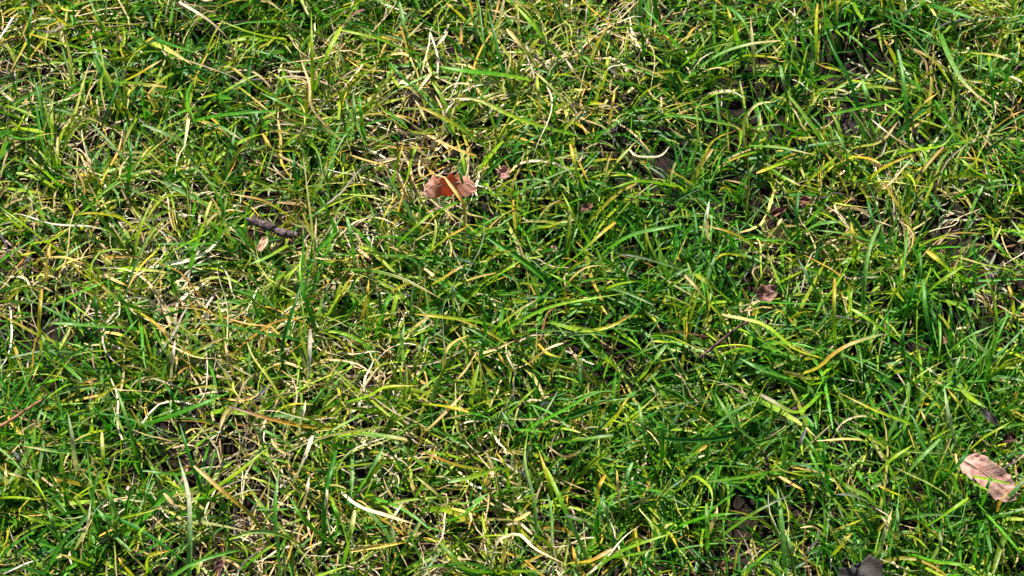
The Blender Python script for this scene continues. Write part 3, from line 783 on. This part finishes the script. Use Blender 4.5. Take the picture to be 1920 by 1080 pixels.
def scrap(name, px, py, z, L, W, rz, mat, label, wave=.0012, rot=(0, 0), seed=1, ragged=.12, grp=LEAFG, power=.6, rib=True):
    r2 = np.random.default_rng(seed)
    ph = r2.random(6) * 6.28

    def f(u, v):
        t = (u + 1) / 2
        w = W / 2 * np.maximum(np.sin(math.pi * np.clip(t * .94 + .04, 0, 1)), .02) ** power
        rg = 1 + ragged * (np.sin(u * 7 + ph[0] + v) + .6 * np.sin(u * 17 + ph[1])) * np.abs(v)
        x = L / 2 * (u + ragged * .5 * np.sin(v * 5 + ph[2]) * np.abs(u))
        return x, w * v * rg, wave * (np.sin(u * 3.2 + ph[3]) + v * v * 1.5 + .5 * np.sin(v * 4 + u * 5 + ph[4]))
    e = empty(name, at(px, py, z))
    e.rotation_euler = (R(rot[0]), R(rot[1]), R(rz))
    sheet('leaf_blade', f, 31, 13, .0003, mat, e)
    if rib:
        us = np.linspace(-.92, .92, 14)
        tube('midrib', np.stack(f(us, us * 0), -1) + (0, 0, .0002), np.full(14, .00035), M_VEIN if mat in (M_TAN, M_TOOTH, M_ORANGE) else mat, e, 5)
    return tag(e, label, 'leaf', grp)


scrap('leaf_scrap', 942, 327, .018, .0085, .0075, 60, M_TOOTH, 'small pinkish cupped leaf scrap near the orange curled leaf', .0014, (20, 0), 3, .2)
scrap('seed_wing', 493, 458, .021, .0098, .0044, 68, M_TAN, 'small tan oval seed wing beside the dark mottled twig', .0005, (12, 0), 5, .06, power=.42)
scrap('striped_leaf_scrap', 1436, 552, .010, .0115, .0105, 12, M_STRIPE, 'dark brown striped leaf scrap sunk in a hole of the turf', .0016, (22, 0), 8, .12)
scrap('folded_leaf', 1452, 400, .018, .016, .0040, 34, M_RUST, 'rusty brown narrow folded leaf under tall green blades', .0014, (35, 0), 9, .12)
scrap('folded_leaf', 1506, 378, .016, .010, .0042, 12, M_RUST, 'rusty leaf scrap, end of the folded leaf under green blades', .0012, (20, 0), 10, .15)
scrap('slate_leaf', 1855, 783, .018, .0140, .0042, -52, M_SLATE, 'slate purple narrow wet leaf strip near the toothed leaf', .0010, (15, 0), 12, .1)
scrap('dark_leaf', 1893, 823, .010, .007, .0055, 10, M_MAROON, 'small maroon dark leaf between slate strip and toothed leaf', .0012, (15, 0), 13, .15)
scrap('leaf_scrap', 1360, 1063, .016, .006, .005, 40, M_RUST, 'tiny brown leaf scrap in straw left of grey scalloped leaf', .0008, (15, 0), 14, .2, rib=False)
scrap('leaf_scrap', 1493, 763, .012, .009, .0035, 5, M_MAROON, 'dark maroon leaf sliver below an arched yellow blade', .0008, (10, 0), 15, .15, rib=False)
scrap('leaf_scrap', 1100, 390, .014, .008, .005, 50, M_RUST, 'small rusty leaf corner in dark green grass right of curled leaf', .0008, (15, 0), 16, .2, rib=False)
scrap('leaf_scrap', 1037, 468, .012, .005, .0035, 40, M_TOOTH, 'tiny pink leaf chip in a dark gap of the grass', .0005, (10, 0), 17, .2, rib=False)
scrap('leaf_scrap', 1770, 640, .010, .006, .004, -10, M_RUST, 'small dark red leaf scrap under the upright dark green blades', .0008, (10, 0), 18, .2, rib=False)
scrap('leaf_scrap', 410, 1062, .014, .006, .004, 60, M_MAROON, 'tiny purple leaf chip among straw by the bare soil', .0006, (10, 0), 19, .2, rib=False)


# grey leaf piece with a scalloped upper edge, cut by the bottom of the picture
def f_grey(u, v):
    t = (u + 1) / 2
    top = np.where(t < .30, .0058 - .0006 * t, np.where(t < .75, .0072 + .0048 * ((t - .30) / .45) ** 2.2, .0112 - .004 * (t - .75) / .25))
    y = np.where(v > 0, v * top, v * (.013 - .004 * u * u))
    return .0112 * u, y, .0008 * np.sin(u * 3) + .0012 * v * v + .0005 * np.sin(v * 5 + u * 4)


e = empty('scalloped_leaf', at(1615, 1084, .019), R(4))
e.rotation_euler = (R(14), 0, R(4))
sheet('leaf_blade', f_grey, 41, 17, .0004, M_SLATE, e)
vs_ = np.linspace(-.9, .9, 14)
tube('midrib', np.stack(f_grey(vs_ * 0 - .1, vs_), -1) + (0, 0, .0003), np.full(14, .0004), M_SLATE, e, 6)
tag(e, 'dark grey dead leaf piece with scalloped upper edge', 'leaf', LEAFG)

# dark mottled twig lying in the grass
tp = spline([(462, 410), (482, 417), (505, 425), (530, 437), (557, 441)], 40)
zz = .020 - .004 * np.linspace(0, 1, 40)
tp3 = at(tp[:, 0], tp[:, 1], zz)
ctr = tp3.mean(0)
sr = np.linspace(0, 1, 40)
rad = .0023 * np.clip(.35 + sr * 3.2, 0, 1) * (1 + .10 * np.sin(sr * 19) + .06 * np.sin(sr * 43)) * np.where(sr > .93, .75, 1)
e = empty('mottled_twig', ctr)
tube('stem', tp3 - ctr, rad, M_BARK, e, 18, .07, 4)
tube('knot', [tp3[30] - ctr + (0, -.0008, .0010), tp3[30] - ctr + (.0006, -.0016, .0028)], [.0010, .0006], M_BARK, e, 8, .08, 6)
tube('knot', [tp3[12] - ctr + (0, .0006, .0012), tp3[12] - ctr + (-.0004, .0014, .0026)], [.0009, .0004], M_BARK, e, 8, .08, 7)
tag(e, 'short thick dark mottled twig with tapered pale end', 'twig', 'twigs and stalks in the grass')


def twig(name, pts, z0, z1, r0, r1, mat, label, side=None):
    c = spline(pts, 26)
    p3 = at(c[:, 0], c[:, 1], np.linspace(z0, z1, 26) + .0006 * np.sin(np.arange(26) * .9))
    ctr = p3.mean(0)
    e = empty(name, ctr)
    tube('stem', p3 - ctr, np.linspace(r0, r1, 26), mat, e, 8, .06, len(label))
    i = 15
    tube('bud', [p3[i] - ctr, p3[i] - ctr + (.0010, .0004, .0016)], [r0 * .8, r0 * .35], mat, e, 6, .05, 3)
    return tag(e, label, 'twig', 'twigs and stalks in the grass')


twig('thin_twig', [(1312, 672), (1335, 652), (1362, 631), (1385, 613), (1408, 600)], .024, .034, .0009, .0007, M_MAROON, 'thin maroon black twig slanting through green grass below the striped scrap')
twig('bare_stalk', [(-6, 803), (20, 788), (45, 771), (78, 750)], .026, .034, .0009, .0006, M_RED, 'thin reddish bare stalk lying over dark green grass')
twig('black_stalk', [(1440, 884), (1438, 865), (1432, 846)], .014, .024, .0011, .0008, M_DARK, 'short black stalk stub beside tan straw tuft')


# crumbs of soil in the openings
def clod(px, py, r, seed, label):
    r2 = np.random.default_rng(seed)
    import bmesh
    bm = bmesh.new()
    bmesh.ops.create_icosphere(bm, subdivisions=3, radius=1)
    dirs = r2.normal(0, 1, (9, 3)); dirs /= np.linalg.norm(dirs, axis=1, keepdims=True)
    amp = r2.uniform(.12, .35, 9)
    for v in bm.verts:
        d = np.array(v.co)
        f = 1 + sum(a * max(0, float(d @ q)) ** 3 for a, q in zip(amp, dirs)) + .05 * math.sin(d[0] * 9 + seed) * math.sin(d[1] * 8) + .04 * math.sin(d[2] * 13 + d[0] * 7)
        v.co = (d[0] * r * f * 1.25, d[1] * r * f, d[2] * r * f * .62)
    me = bpy.data.meshes.new('soil_clod')
    bm.to_mesh(me); bm.free()
    p = at(px, py, .003)
    ob = link('soil_clod', me, M_CLOD)
    ob.location = (p[0], p[1], float(zg(p[0], p[1])) + r * .35)
    ob.rotation_euler = (0, 0, r2.uniform(0, 6.28))
    tag(ob, label, 'soil clod', 'soil clods in the openings')


clod(1730, 254, .0045, 1, 'purple brown soil clod in the dark opening under tall blades')
clod(1594, 233, .0045, 2, 'dark soil clod in the opening beside upright green blades')
clod(270, 1022, .0052, 3, 'dark soil clod in the bare opening among pale straw')
clod(298, 1030, .0036, 4, 'smaller soil crumb touching the clod in the bare opening')
clod(400, 862, .0048, 5, 'brown soil clod ringed by pale curled straw')
